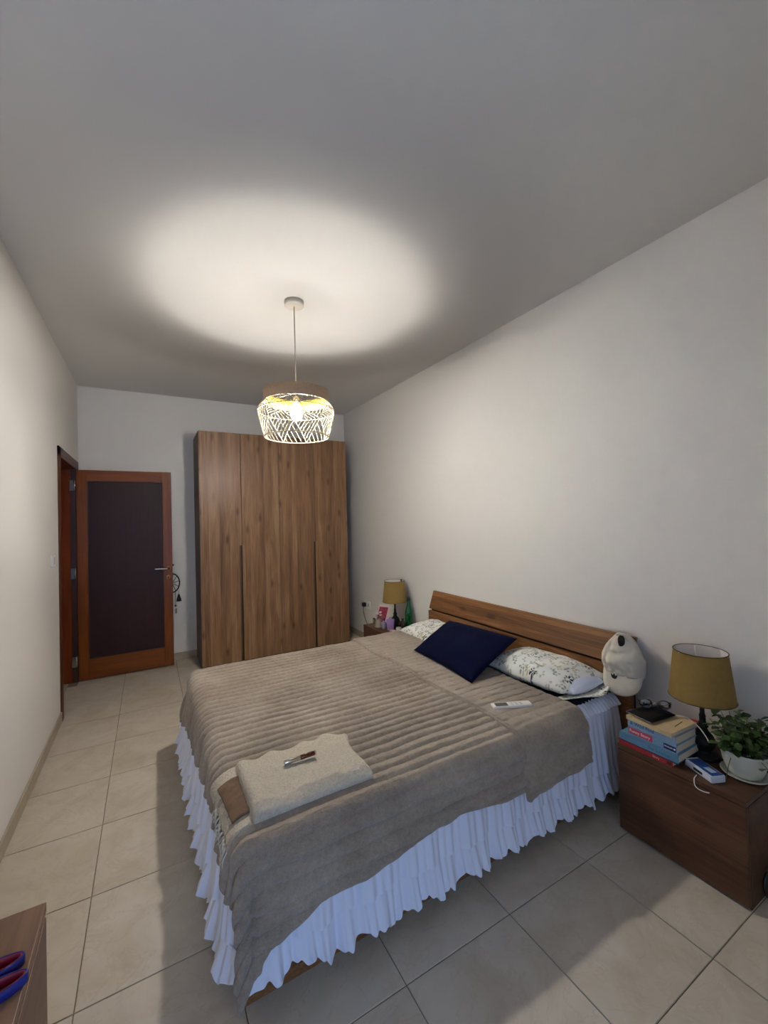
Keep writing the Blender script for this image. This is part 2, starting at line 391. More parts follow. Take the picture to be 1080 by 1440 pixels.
# door frame in the left wall
tr = tag(bpy.data.objects.new('trim_1', None), kind='structure'); link(tr)
box('casing_jamb', (XL-.002, DY0-.055, 0), (XL+.012, DY0+.012, 2.08), M['casing'], tr)
box('casing_head', (XL-.002, DY0-.055, 2.0), (XL+.012, 4.925, 2.08), M['casing'], tr)
box('casing_jamb', (XL-.002, DY1+.02, 0), (XL+.012, 4.925, 2.0), M['casing'], tr)
box('jamb', (XL-TH, DY0-.03, 0), (XL-.002, DY0, 2.0), M['jamb'], tr)
box('jamb', (XL-TH-.02, DY1, 0), (XL-.045, DY1+.03, 2.0), M['jamb'], tr)
box('rebate', (XL-.045, DY1+.006, 0), (XL+.0, DY1+.03, 2.0), M['jamb_dark'], tr)
box('head_jamb', (XL-TH-.02, DY0-.03, 2.0), (XL-.002, DY1+.03, 2.03), M['jamb'], tr)

# open door leaf, standing parallel to the back wall
dr = tag(bpy.data.objects.new('door_1', None), kind='structure', label='open dark mahogany door with orange-brown frame beside the wardrobe'); link(dr)
dx0, dx1, dya, dyb, dz0, dz1 = -.590, .209, 4.82, 4.862, .008, 1.998
px0, px1, pz0, pz1 = -.508, .127, .2, 1.893
box('stile', (dx0, dya, dz0), (px0, dyb, dz1), M['door_frame_wood'], dr)
box('stile', (px1, dya, dz0), (dx1, dyb, dz1), M['door_frame_wood'], dr)
box('rail', (px0, dya+.0005, dz0), (px1, dyb, pz0), M['door_rail_wood'], dr, bev=.001)
box('rail', (px0, dya+.0005, pz1), (px1, dyb, dz1), M['door_rail_wood'], dr, bev=.001)
box('panel', (px0-.002, dya+.012, pz0-.002), (px1+.002, dyb-.01, pz1+.002), M['door_panel_wood'], dr, bev=0)
bd = bmesh.new()
for a, b in [((px0, dya+.004, pz0), (px0+.008, dya+.014, pz1)), ((px1-.008, dya+.004, pz0), (px1, dya+.014, pz1)), ((px0, dya+.004, pz0), (px1, dya+.014, pz0+.008)), ((px0, dya+.004, pz1-.008), (px1, dya+.014, pz1))]: add_box(bd, a, b, .002)
bm_obj('panel_bead', bd, M['jamb_dark'], dr)
def disc_y(name, x, z, r, y0, y1, mat, parent):
    V, F = lathe_VF([(r*.98, 0), (r, (y1-y0)*.3), (r*.9, y1-y0)], 24)
    return mesh_obj(name, [(x+a, y1-c, z+b) for a, b, c in V], F, mat, parent)
hb = disc_y('handle_rosette', .172, 1.008, .025, 4.812, 4.82, M['brass'], dr)
tube('lever', spline([(.172, 4.815, 1.008), (.172, 4.785, 1.008), (.160, 4.77, 1.009), (.11, 4.768, 1.010), (.045, 4.770, 1.012)], 6), [.010]*12+[.0095]*7+[.008]*6, M['chrome'], dr, 12)
disc_y('key_rosette', .167, .914, .025, 4.812, 4.82, M['brass'], dr)
box('keyhole', (.163, 4.8105, .902), (.171, 4.8125, .926), M['black'], dr, bev=.002)
for z in (1.848, 1.02, .195):
    bm = bmesh.new(); add_box(bm, (XL-.044, 4.812, z-.05), (XL-.012, 4.8355, z+.05), .001)
    h = bm_obj('hinge', bm, M['chrome'], dr)
    V, F = lathe_VF([(.008, -.05), (.008, .05)], 12, (XL-.008, 4.812, z)); mesh_obj('hinge_pin', V, F, M['chrome'], h)
# balcony door frame behind the camera
wf = tag(bpy.data.objects.new('window_1', None), kind='structure'); link(wf)
for a, b in [((WIN[0], YF-.30, 0), (WIN[0]+.05, YF-.24, WIN[3])), ((WIN[1]-.05, YF-.30, 0), (WIN[1], YF-.24, WIN[3])), ((WIN[0]+.05, YF-.30, WIN[3]-.05), (WIN[1]-.05, YF-.24, WIN[3]))]:
    box('window_frame', a, b, M['white_pl'], wf)

# ------------------------------------------------------------------ wardrobe
WX, WY, WW, WH = .441, 4.482, 1.608, 2.389
wd = thing('wardrobe', 'tall four-door walnut wardrobe standing against the back wall', 'wardrobe', (WX, WY, 0))
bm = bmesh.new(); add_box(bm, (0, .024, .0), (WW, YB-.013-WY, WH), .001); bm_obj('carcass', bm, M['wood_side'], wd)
dw = WW/4
for k in range(4):
    a, b = k*dw+.0028, (k+1)*dw-.0028
    if k in (0, 2): parts = [((a, 0, .03), (b-.022, .022, 1.222)), ((a, 0, 1.222), (b, .022, WH))]
    else: parts = [((a+.010, 0, .03), (b, .022, 1.222)), ((a, 0, 1.222), (b, .022, WH))]
    bm = bmesh.new()
    x0, x1 = parts[0][0][0], parts[0][1][0]; X0d, X1d = parts[1][0][0], parts[1][1][0]
    pf = [(X0d, WH), (X1d, WH)] + ([(X1d, 1.222), (x1, 1.222)] if x1 < X1d-.001 else []) + [(x1, .03), (x0, .03)] + ([(x0, 1.222), (X0d, 1.222)] if x0 > X0d+.001 else [])
    f = bm.faces.new([bm.verts.new((x, 0, z)) for x, z in pf])
    e = bmesh.ops.extrude_face_region(bm, geom=[f]); bmesh.ops.translate(bm, verts=[v for v in e['geom'] if isinstance(v, bmesh.types.BMVert)], vec=(0, .022, 0))
    dro = bm_obj('door', bm, M['wood_v'], wd)
    if k in (1, 3):
        M.setdefault('edge', plain('handle_edge_strip', (150, 112, 74), .4, var=(40, .1)))
        box('handle_strip', (a+.001, -.006, .032), (a+.010, .02, 1.221), M['edge'], dro, bev=.001)
for k in (1, 2, 3): box('seam_shade_strip', (k*dw-.005, .0222, .03), (k*dw+.005, .0242, WH-.002), M['dark'], wd, bev=0)  # near-black strips paint the shade into the seams between doors
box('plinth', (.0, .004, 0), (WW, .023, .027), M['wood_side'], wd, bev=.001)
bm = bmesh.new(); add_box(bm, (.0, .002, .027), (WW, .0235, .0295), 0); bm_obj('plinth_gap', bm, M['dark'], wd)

# ------------------------------------------------------------------ bed
bed = thing('double_bed', 'walnut double bed frame with slanted two-plank headboard against right wall', 'bed', (0, 0, 0))
HY0, HY1 = 1.262, 3.058
def prism_y(name, prof, y0, y1, mat, parent, bev=.002):
    bm = bmesh.new(); f = bm.faces.new([bm.verts.new((x, y0, z)) for x, z in prof])
    e = bmesh.ops.extrude_face_region(bm, geom=[f]); bmesh.ops.translate(bm, verts=[v for v in e['geom'] if isinstance(v, bmesh.types.BMVert)], vec=(0, y1-y0, 0))
    bmesh.ops.recalc_face_normals(bm, faces=bm.faces)
    bmesh.ops.bevel(bm, geom=list(bm.edges), offset=bev, segments=2, affect='EDGES'); return bm_obj(name, bm, mat, parent)
prism_y('headboard_plank', [(2.184, .647), (2.237, .797), (2.258, .797), (2.206, .647)], HY0, HY1, M['wood_y'], bed)
prism_y('headboard_plank', [(2.176, .03), (2.176, .630), (2.204, .630), (2.204, .03)], HY0, HY1, M['wood_y'], bed)
prism_y('headboard_back', [(2.206, 0), (2.207, .655), (2.2075, .656), (2.235, .656), (2.235, 0)], HY0+.01, HY1-.01, M['dark'], bed, .001)
box('side_rail', (.222, 1.329, .0), (2.184, 1.351, .075), M['wood_y'], bed)
box('side_rail', (.222, 2.95, .0), (2.184, 2.972, .075), M['wood_y'], bed)
box('foot_rail', (.222, 1.351, .0), (.244, 2.95, .075), M['wood_y'], bed)
box('base_deck', (.25, 1.36, .04), (2.18, 2.945, .27), M['mattress'], bed, bev=.01)
mt = box('mattress', (.235, 1.335, .272), (2.178, 2.955, .488), M['navy_sheet'], bev=.04, seg=4)
tag(mt, 'mattress under a dark navy sheet, showing beside the right pillow', 'mattress')

# bed skirt: gathered cotton with a flounce at the hem
sk = thing('bed_skirt', 'white gathered bed skirt with ruffled hem hanging to the floor', 'bed skirt')
path = []                                                               # perimeter, from far foot corner round to the head on the near side
SX0, SY0, SY1, SX1 = .222, 1.318, 2.965, 2.14
L1, L2, rc = SY1-SY0, SX1-SX0, .05
def perim(s):
    """point and outward normal at arc length s, going foot side (far to near) then near side (foot to head)"""
    a = L1-rc
    if s < a: return Vector((SX0, SY1-s, 0)), Vector((-1, 0, 0))
    s -= a
    if s < rc*PI/2:
        t = s/rc; return Vector((SX0+rc-rc*math.cos(t), SY0+rc-rc*math.sin(t), 0)), Vector((-math.cos(t), -math.sin(t), 0))
    s -= rc*PI/2; return Vector((SX0+rc+s, SY0, 0)), Vector((0, -1, 0))
LT = L1-rc+rc*PI/2+L2-rc
rs = random.Random(3); ph = [rs.uniform(0, 6.28) for _ in range(8)]
def fold(s):
    return .50*math.sin(s*2*PI/.19+ph[0]+1.6*math.sin(s*4.1))+.30*math.sin(s*2*PI/.083+ph[1]+1.2*math.sin(s*7))+.20*math.sin(s*2*PI/.036+ph[2]+math.sin(s*11))
def skirt_sheet(name, z0, z1, amp0, amp1, out0, out1, hem, ns=900, nv=10, fr=1.0, lift=0):
    V, F = [], []
    for i in range(ns):
        s = LT*i/(ns-1); p, n = perim(s)
        far = interp(s, [(0, .036), (1.2, .008), (1.7, 0), (9, 0)])
        for j in range(nv):
            t = j/(nv-1); am = amp0+(amp1-amp0)*t
            sh = fold(s*fr+lift) if fr == 1 else .6*fold(s)+.5*fold(s*fr+lift)
            z = z0+(z1-z0)*t + hem*(.9*fold(s+.03)+.7*math.exp(-((s-L1-.09)/.12)**2)*2)*t**2
            o = out0+(out1-out0)*t+am*(sh*.5+.5)+far*((z0 if z0 > .4 else .47)-z)/.4
            q = p+n*o; V.append((q.x, q.y, max(.012, z)))
    o = mesh_obj(name, V, grid_F(ns, nv), M['skirt'], sk); return o
skirt_sheet('skirt_panel', .468, .165, .004, .040, .0, .014, .0)
skirt_sheet('flounce', .170, .066, .026, .062, .012, .024, .028, ns=1100, nv=7, fr=1.35, lift=.4)
# elastic gathered top edge that shows by the pillow
V, F = [], []
for i in range(120):
    x = 1.70+.46*i/119
    for j in range(5):
        t = j/4; V.append((x, 1.302+.055*t+.004*math.sin(x*260), .455+.040*math.sin(t*PI*.55)+.004*math.sin(x*220+t*3)))
mesh_obj('gathered_edge', V, grid_F(120, 5), M['skirt'], sk)

# ---- ribbed blanket
BX0, BY0, BY1, ZT, BR = .205, 1.272, 2.972, .506, .06
def drape(a, b, off=0.0):
    ex = max(0, BX0+BR-a); ey0 = max(0, BY0+BR-b); ey1 = max(0, b-(BY1-BR))
    ey = ey0 or ey1; sy = -1 if ey0 else 1
    rho = math.hypot(ex, ey)
    bx, by = max(a, BX0+BR), min(max(b, BY0+BR), BY1-BR)
    if rho < 1e-9: return Vector((a, b, ZT+off)), Vector((0, 0, 1)), 0
    dirx, diry = -ex/rho, sy*ey/rho
    if rho < BR*PI/2:
        th = rho/BR; h = BR*math.sin(th); d = BR*(1-math.cos(th)); n = Vector((dirx*math.sin(th), diry*math.sin(th), math.cos(th)))
    else:
        e = rho-BR*PI/2; fl = .10
        both = min(1, 3.2*min(ex, ey)/rho)
        ang = math.atan2(ey, ex)
        h = BR+fl*e*(1-.6*both)+both*(.06*e+.018*math.sin(ang*8.0+.4)*min(1, e/.12)); d = BR+e*.985; n = Vector((dirx, diry, .08)).normalized()
    z = ZT-d
    p = Vector((bx+dirx*h, by+diry*h, z))+n*off
    p.z = max(p.z, .016)
    return p, n, rho
NEARZ = [(-.1, .165), (.17, .165), (.25, .185), (.29, .21), (.35, .235), (.46, .27), (.57, .285), (.80, .315), (1.07, .325), (1.25, .305), (1.40, .295)]
FOOTZ = [(1.2, .30), (1.33, .345), (1.7, .375), (2.1, .36), (2.6, .29), (2.8, .25), (3.1, .20)]
def hem_s(z): return BR*PI/2+(ZT-BR-z)/.985
RIB = .053
def rib(b, a, amp=.0075):
    t = (b/RIB+.10*nz(a*2.2, b*3)+.05*nz(a*9, b*9)) % 1
    return amp*(abs(math.sin(PI*t))**.62-.6)
def blanket_sheet(name, a0f, a1, na, nb, off, ribamp, mat, parent, b1=None, nearz=NEARZ, wr=.006, wav=.0):
    V = []
    for i in range(na):
        u = i/(na-1)
        for j in range(nb):
            v = j/(nb-1)
            aa = a1-.0
            bh1 = BY1-BR+hem_s(.28) if b1 is None else b1
            bg = BY0+BR-hem_s(.3)+(bh1-(BY0+BR-hem_s(.3)))*v
            af = a0f(bg); a = af+(aa-af)*u
            ac = max(a, BX0+BR-.10)
            b0 = BY0+BR-hem_s(interp(ac, nearz))+wav*math.sin(a*21)
            b = b0+(bh1-b0)*v
            p, n, rho = drape(a, b)
            side = min(1, max(0, (rho-.03)/.10))
            d = rib(b, a, ribamp*(1+.1*side))+wr*nz(a*3, b*3, 1)+wr*.7*nz(a*9, b*9, 4)*(.6+1.0*side)+.0022*nz(a*45, b*45, 2)
            d += side*.019*nz(a*5+b*3, b*13, 7)+.007*side*nz(a*13+b*9, b*34, 9)
            q = p+n*(off+d+wr*.8); V.append((q.x, q.y, max(.010, q.z)))
    return mesh_obj(name, V, grid_F(na, nb), mat, parent)
bl = thing('blanket', 'taupe ribbed fleece blanket spread over the bed, hanging at the foot corner', 'blanket')
FOLD = 1.385
o = blanket_sheet('ribbed_cover', lambda b: BX0+BR-hem_s(interp(b, FOOTZ)), FOLD+.02, 190, 420, .005, .0115, M['fleece'], bl)
solid(o, .010, 0)
STRIPZ = [(1.3, .268), (1.37, .262), (1.42, .285), (1.6, .29), (1.8, .30)]
M['fleece_back'] = M['fleece'].copy(); M['fleece_back'].name = 'taupe_fleece_underside'
o = blanket_sheet('folded_band', lambda b: FOLD-.012+.010*math.sin(b*9), 1.79, 60, 420, .020, .0048, M['fleece_back'], bl, nearz=STRIPZ, wr=.006)
solid(o, .014, 0)
# the rolled fold line
V, F = [], []
pts = []
for j in range(200):
    v = j/199; b = BY0+BR-hem_s(.262)+(BY1+.08-(BY0+BR-hem_s(.262)))*v
    p, n, rho = drape(FOLD-.008+.010*math.sin(b*9), b); pts.append(p+n*(.016+.002*nz(b*20, 3)))
tube('fold_edge', pts, .0125, M['fleece_back'], bl, 8)

# ---- pillows
def pillow_VF(c, thick, nu=44, nv=32, pinch=.06, wrk=.006, seed=0, flat=.35, n=None):
    """closed cushion over corners c = [p00, p10, p11, p01] (u then v)"""
    P = [Vector(x) for x in c]; nn = ((P[1]-P[0]).cross(P[3]-P[0])).normalized() if n is None else Vector(n).normalized()
    V, F, UV = [], [], []
    lu, lv = (P[1]-P[0]).length, (P[3]-P[0]).length
    for side in (1, -1):
        for i in range(nu):
            for j in range(nv):
                u, v = i/(nu-1), j/(nv-1); x, y = 2*u-1, 2*v-1
                # edges pull in between the corners
                x2 = x*(1-pinch*(1-y*y)*abs(x)**3 *.6); y2 = y*(1-pinch*(1-x*x)*abs(y)**3)
                uu, vv = (x2+1)/2, (y2+1)/2
                base = P[0]*(1-uu)*(1-vv)+P[1]*uu*(1-vv)+P[2]*uu*vv+P[3]*(1-uu)*vv
                prof = (max(0, 1-abs(x)**2.6)**.55)*(max(0, 1-abs(y)**2.4)**.55)
                h = thick*.5*prof*(1 if side > 0 else flat)
                w_ = wrk*prof**.3*(nz(u*4+seed, v*3, side)+.5*nz(u*11, v*9+seed, side)) if 0 < i < nu-1 and 0 < j < nv-1 else 0
                V.append(base+nn*side*(h+w_)); UV.append((u*lu, v*lv))
    off = nu*nv; F = grid_F(nu, nv)+[f[::-1] for f in grid_F(nu, nv, off)]
    return V, F, UV
def cushion(name, c, thick, mat, parent=None, **k):
    V, F, UV = pillow_VF(c, thick, **k); o = mesh_obj(name, V, F, mat, parent, uv=UV)
    bm = bmesh.new(); bm.from_mesh(o.data); bmesh.ops.remove_doubles(bm, verts=bm.verts, dist=1e-5); bm.to_mesh(o.data); bm.free()
    return o
pl = thing('pillow', 'white leaf-print pillow beside the hanging cap, its open end showing', 'pillow', group='leaf-print bed pillows')
cushion('pillowcase', [(1.80, 1.95, .55), (1.83, 1.415, .545), (2.175, 1.37, .572), (2.165, 1.95, .572)], .165, M['floral'], pl, seed=3, pinch=.05, wrk=.010, flat=.8, n=(0, 0, 1))
cushion('inner_pillow', [(1.86, 1.50, .540), (1.88, 1.385, .538), (2.12, 1.365, .556), (2.13, 1.5, .560)], .085, M['skirt'], pl, seed=8, wrk=.004, flat=.8, n=(0, 0, 1), nu=24, nv=24)
V = []
for i in range(30):
    u = i/29
    for j in range(12):
        v = j/11; x = 1.83+.33*u; y = 1.45-(.155*math.sin(PI*(.12+.80*u))**.6)*v
        V.append((x, y, .506+.030*v**2+.012*u+.006*math.sin(u*9)*v))
solid(mesh_obj('case_flap', V, grid_F(30, 12), M['floral'], pl, uv=[(v[0], v[1]) for v in V]), .003)
p1 = thing('pillow', 'white leaf-print pillow beside the green bottle, half hidden by navy cushion', 'pillow', group='leaf-print bed pillows')
cushion('pillowcase', [(1.77, 2.92, .545), (1.77, 2.46, .538), (2.165, 2.46, .552), (2.165, 2.95, .562)], .115, M['floral'], p1, seed=11, pinch=.05, wrk=.012, flat=.8, n=(0, 0, 1))
nc = cushion('cushion', [(1.585, 2.415, .546), (1.529, 1.758, .546), (1.985, 1.845, .695), (1.940, 2.460, .690)], .13, M['navy'], seed=21, pinch=.05, wrk=.007, flat=.5)
tag(nc, 'dark navy rectangular cushion lying across the two white pillows', 'cushion')

# ---- things on the bed
rm = thing('remote_control', 'white air conditioner remote lying on the folded blanket band', 'remote control', (1.521, 1.463, .5360), math.atan2(-.085, .195))
box('body', (-.098, -.025, 0), (.098, .025, .013), M['white_pl'], rm, bev=.005, seg=3)
box('display', (-.083, -.017, .0125), (-.022, .017, .0138), plain('lcd_grey', (74, 78, 72), .25), rm, bev=.0005)
for i in range(3):
    for j in range(2):
        box('button', (-.006+i*.022, -.013+j*.015, .0125), (.008+i*.022, -.003+j*.015, .0142), plain('grey_button', (190, 190, 186), .5) if i+j == 0 else bpy.data.materials['grey_button'], rm, bev=.001)

th = thing('throw_blanket', 'folded cream fringed throw lying on the near foot of the bed', 'throw')
def lerp4(P, u, v): return P[0]*(1-u)*(1-v)+P[1]*u*(1-v)+P[2]*u*v+P[3]*(1-u)*v
Q = [Vector((.268, 1.345, 0)), Vector((.690, 1.352, 0)), Vector((.725, 1.690, 0)), Vector((.270, 1.672, 0))]
V = []; nu, nv = 90, 70
for i in range(nu):
    for j in range(nv):
        u, v = i/(nu-1), j/(nv-1)
        p = lerp4(Q, u, v)
        p.y += .011*v**6*math.sin(u*24+math.sin(u*9))-.05*v**3*max(0, u-.86)/.14*.7; p.x += .008*u**6*math.sin(v*7+1)
        e = min(1, min(u, 1-u)/.05, v/.14, (1-v)/.07)
        e = math.sqrt(max(0, 1-(1-max(0, e))**2))
        zz = .514+.052*e*(1-.25*v)+.007*nz(u*4, v*4)*e+.004*nz(u*13, v*10, 5)*e+.0016*nz(u*70, v*60)*e+.005*math.sin(u*26)*v**5*e
        if v < .14: p.y -= .016*math.sin(min(1, e)*PI)
        V.append((p.x, p.y, zz))
mesh_obj('folded_layers', V, grid_F(nu, nv), M['cream'], th)
def sheet_on(name, a0, a1, b0, b1, off, mat, na=30, nb=30, skew=0, wob=.003):
    V = []
    for i in range(na):
        for j in range(nb):
            u, v = i/(na-1), j/(nb-1); b = b0+(b1-b0)*v; a = a0+(a1-a0)*u+skew*(1-v)
            p, n, _ = drape(a, b); p = p+n*(off+wob*nz(a*30, b*30)+.006*nz(a*8, b*8, 3)); V.append(p)
    return solid(mesh_obj(name, V, grid_F(na, nb), mat, th), .006)
sheet_on('hanging_end', .175, .30, 1.345, 1.685, .018, M['cream'], skew=.02, wob=.006)
sheet_on('brown_lining', .214, .285, 1.400, 1.615, .0240, M['taupe'], skew=.012, wob=.005)
V, F = [], []
rf = random.Random(9)
for k in range(26):
    b = 1.36+.32*k/25 if k < 18 else 1.350+.05*(k-18)/7
    ln = rf.uniform(.035, .07) if k < 18 else rf.uniform(.07, .10)
    pts = []
    for t in range(7):
        a = .190-ln*t/6; p, n, _ = drape(a, b+.01*math.sin(t*.9+k)); pts.append(p+n*(.020+.003*math.sin(t+k)))
    tube_VF(pts, [.0032]*6+[.0018], 5, V=V, F=F)
tag(mesh_obj('fringe', V, F, plain('fringe_yarn', (206, 200, 186), .9), th), kind='stuff')
pn = thing('metal_tube', 'small shiny metal tube lying on the cream throw', 'tube', (.478, 1.528, .575), math.atan2(.004, .12))
for nm, a, b, r, mt_ in [('body', .005, .060, .0085, plain('bronze_brown', (96, 62, 46), .2, .8)), ('mouthpiece', -.058, .005, .0078, M['chrome']), ('end_cap', .060, .066, .0088, M['chrome'])]:
    V, F = lathe_VF([(r*.8, a), (r, a+.002), (r, b-.002), (r*.8, b)], 16); mesh_obj(nm, [(z, y, x) for x, y, z in V], F, mt_, pn)

# ------------------------------------------------------------------ pendant lamp
LX, LY = .819, 2.518
pd = thing('pendant_lamp', 'white woven pendant lamp with pale wood band, lit and hanging from the ceiling', 'pendant lamp', (LX, LY, 0))
lathe('ceiling_rose', [(.0, H-.034), (.050, H-.034), (.058, H-.030), (.060, H-.024), (.060, H)], plain('rose_white', (214, 206, 192), .5), pd, 40)
tube('cord', [(0, 0, H-.03), (0, 0, 2.40), (0, 0, 2.185)], .0032, plain('cord_white', (212, 204, 194), .6), pd, 8)
ZR0, ZR1, RR_ = 2.205, 2.278, .200
V, F = lathe_VF([(RR_, ZR0), (RR_, ZR1), (RR_-.003, ZR1), (RR_-.003, ZR0), (RR_, ZR0)], 64, cap=False); wb = mesh_obj('wood_band', V, F, M['rattan'], pd); wb.data.materials.append(plain('gold_band_lining', (142, 124, 40), .7))
for p in wb.data.polygons: p.material_index = 1 if 128 <= p.index < 192 else 0
V, F = [], []
for a in (0, PI/3*2, PI/3*4): tube_VF([(.018*math.cos(a), .018*math.sin(a), ZR1-.012), (.198*math.cos(a), .198*math.sin(a), ZR1-.012)], .002, 6, V=V, F=F)
mesh_obj('spider_frame', V, F, M['white_pl'], pd)
lathe('socket', [(.018, 2.175), (.02, 2.18), (.02, 2.235), (.008, 2.25)], M['white_pl'], pd, 20)
lathe('bulb', [(.0, 2.096), (.014, 2.0985), (.025, 2.106), (.032, 2.118), (.035, 2.132), (.033, 2.146), (.026, 2.160), (.017, 2.172), (.015, 2.178)], M['bulb'], pd, 24, cap=False)
PROF = [(0, .200, 2.207), (.3, .226, 2.176), (.40, .236, 2.152), (.5, .234, 2.130), (.7, .222, 2.075), (.85, .210, 2.030), (1, .198, 1.988)]
def shp(t): return interp(t, [(p[0], p[1]) for p in PROF]), interp(t, [(p[0], p[2]) for p in PROF])
def sh_pt(th_, t): r, z = shp(t); return (r*math.cos(th_), r*math.sin(th_), z)
V, F = [], []
for t, rr in ((0.0, .0022), (.40, .0026), (1.0, .0034)): tube_VF([sh_pt(2*PI*k/72, t) for k in range(72)], rr, 6, closed=True, V=V, F=F)
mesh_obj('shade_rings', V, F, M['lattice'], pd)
V, F = [], []
ND = 8
def strand(a0, t0, a1, t1, r=.0016):
    n = max(3, int(8*abs(t1-t0))+2)
    tube_VF([sh_pt(a0+(a1-a0)*k/n, t0+(t1-t0)*k/n) for k in range(n+1)], r, 5, V=V, F=F, cap=False)
def tier(t0, t1, nd, ph0, m, m2):
    wdt = 2*PI/nd
    for k in range(nd):
        A = ph0+k*wdt                                              # upright triangle: base at t1, apex at t0 (A + w/2)
        strand(A, t1, A+wdt/2, t0, .0024); strand(A+wdt/2, t0, A+wdt, t1, .0024)
        for q in range(1, m):
            s = q/m
            # hatch inside the upright triangle, parallel to its left leg
            strand(A+wdt*s, t1, A+wdt/2+wdt/2*s, t0+(t1-t0)*s)
            # hatch inside the inverted triangle, parallel to its other leg
            pass
        for q in range(1, m2):
            s = q/m2; strand(A+wdt/2+wdt*s, t0, A+wdt+wdt/2*s, t1+(t0-t1)*s)
tier(.40, 1.0, ND, .15, 5, 7)
tier(0.0, .40, ND, .15+PI/ND, 6, 5)
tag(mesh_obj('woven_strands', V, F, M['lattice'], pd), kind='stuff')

# ------------------------------------------------------------------ nightstands
def nightstand(label, y0, y1):
    x0, x1, h = 1.875, XR-.013, .395
    o = thing('nightstand', label, 'nightstand', (x0, y0, 0), group='walnut nightstands'); D, W_ = x1-x0, y1-y0
    bm = bmesh.new(); add_box(bm, (.018, 0, 0), (D, W_, h-.02), .0015); bm_obj('carcass', bm, M['wood_ns'], o)
    box('top', (.0, 0, h-.018), (D, W_, h), M['wood_ns_top'], o, bev=.0015)
    box('drawer_front', (0, .001, .012), (.0175, W_-.001, h-.0215), M['wood_ns'], o, bev=.002)
    return o
nightstand('walnut nightstand in the right foreground carrying books, lamp and plant', .682, 1.160)
nightstand('walnut nightstand in the far corner beside the wardrobe, behind the bed', 3.292, 3.770)
NZ = .3955

# ---- table lamps
def table_lamp(label, x, y, tilt=0, finial=False):
    o = thing('table_lamp', label, 'lamp', (x, y, NZ), group='ochre shaded bedside lamps')
    lathe('base', [(.0, 0), (.058, 0), (.060, .006), (.056, .014), (.034, .022), (.030, .03), (.042, .048), (.046, .066), (.038, .088), (.022, .108), (.015, .122), (.021, .130), (.017, .138), (.012, .150), (.012, .164)], M['black'], o, 28)
    lathe('stem', [(.009, .160), (.013, .172), (.009, .184), (.008, .25), (.011, .258), (.008, .266), (.008, .30), (.0, .30)], M['black'], o, 18)
    r0, r1, z0, z1 = .121, .098, .253, .455
    V, F = lathe_VF([(r0, z0), (r1, z1), (r1-.002, z1), (r0-.002, z0), (r0, z0)], 56, cap=False)
    s = mesh_obj('lamp_shade', V, F, M['shade_gold'], o); s.data.materials.append(M['shade_in'])
    for p in s.data.polygons:
        p.material_index = 1 if 2*56 <= p.index < 3*56 else 0
    V, F = [], []
    tb = plain('trim_brown', (84, 64, 32), .8) if 'trim_brown' not in bpy.data.materials else bpy.data.materials['trim_brown']
    for rr_, zr in ((r1, z1), (r0, z0)): tube('shade_trim', [(rr_*math.cos(2*PI*k/48), rr_*math.sin(2*PI*k/48), zr) for k in range(48)], .0022, tb, s, 6, True)
    V, F = [], []
    for k in range(3):
        a = .6+2*PI/3*k; tube_VF([(.012*math.cos(a), .012*math.sin(a), .30), (.085*math.cos(a), .085*math.sin(a), z1-.035), (r1*math.cos(a), r1*math.sin(a), z1-.003)], .0018, 6, V=V, F=F)
    mesh_obj('shade_wires', V, F, M['white_pl'], o)
    lathe('bulb', [(.0, .37), (.016, .366), (.022, .352), (.020, .336), (.011, .318), (.010, .298)], plain('unlit_bulb', (228, 226, 220), .3) if 'unlit_bulb' not in bpy.data.materials else bpy.data.materials['unlit_bulb'], o, 16)
    if finial: lathe('finial', [(.0, .452), (.004, .452), (.005, .462), (.007, .470), (.004, .478), (.0, .482)], M['black'], o, 10, c=(r1*.25, -r1*.9, 0))
    return o
table_lamp('ochre shaded table lamp behind the book stack on right foreground nightstand', 2.092, .905)
table_lamp('ochre shaded table lamp beside the green bottle on the far nightstand', 2.085, 3.490, finial=True)

# ---- stack of books
def book(label, x0, x1, y0, y1, z0, z1, cover, pages=(206, 192, 166), rz=0, soft=.0016):
    o = thing('book', label, 'book', ((x0+x1)/2, (y0+y1)/2, z0), rz, group='books stacked on the nightstand'); a, b, h = (x1-x0)/2, (y1-y0)/2, z1-z0
    cm = plain('cover_%d' % len(bpy.data.materials), cover, .45, var=(18, .12))
    box('back_cover', (-a, -b, 0), (a, b, soft), cm, o, bev=.0004)
    box('front_cover', (-a, -b, h-soft), (a, b, h), cm, o, bev=.0004)
    box('spine', (-a-.001, -b, 0), (-a+.002, b, h), cm, o, bev=.0006)
    pm = bpy.data.materials.get('book_pages') or plain('book_pages', pages, .9, bumpy=(300, .3, .001))
    box('pages', (-a+.002, -b+.003, soft), (a-.004, b-.003, h-soft), pm, o, bev=0)
    return o, a, b, h
def spine_text(o, a, y, h, s, size, col, parent_name='spine_lettering', dz=0):
    mt_ = bpy.data.materials.get('ink_%d_%d_%d' % col) or lettering_mat('ink_%d_%d_%d' % col, col)
    return text(parent_name, s, size, mt_, o, frame_mtx((-a-.0014, y, h/2+dz), (0, -1, 0), (0, 0, 1)))
zz = NZ
bk, a, b, h = book('thin red book at the bottom of the bedside stack', 1.886, 2.080, .930, 1.158, zz, zz+.022, (158, 34, 42)); zz += .022
spine_text(bk, a, -.035, h, 'Story', .013, (226, 170, 170)); box('publisher_mark', (-a-.0016, -b+.004, .004), (-a-.0009, -b+.022, .018), plain('mark_dark', (90, 20, 24), .6), bk, bev=.0002)
bk, a, b, h = book('teal blue paperback with navy covers, second from the bottom of the stack', 1.884, 2.075, .908, 1.150, zz, zz+.036, (92, 134, 160), rz=.01); zz += .036
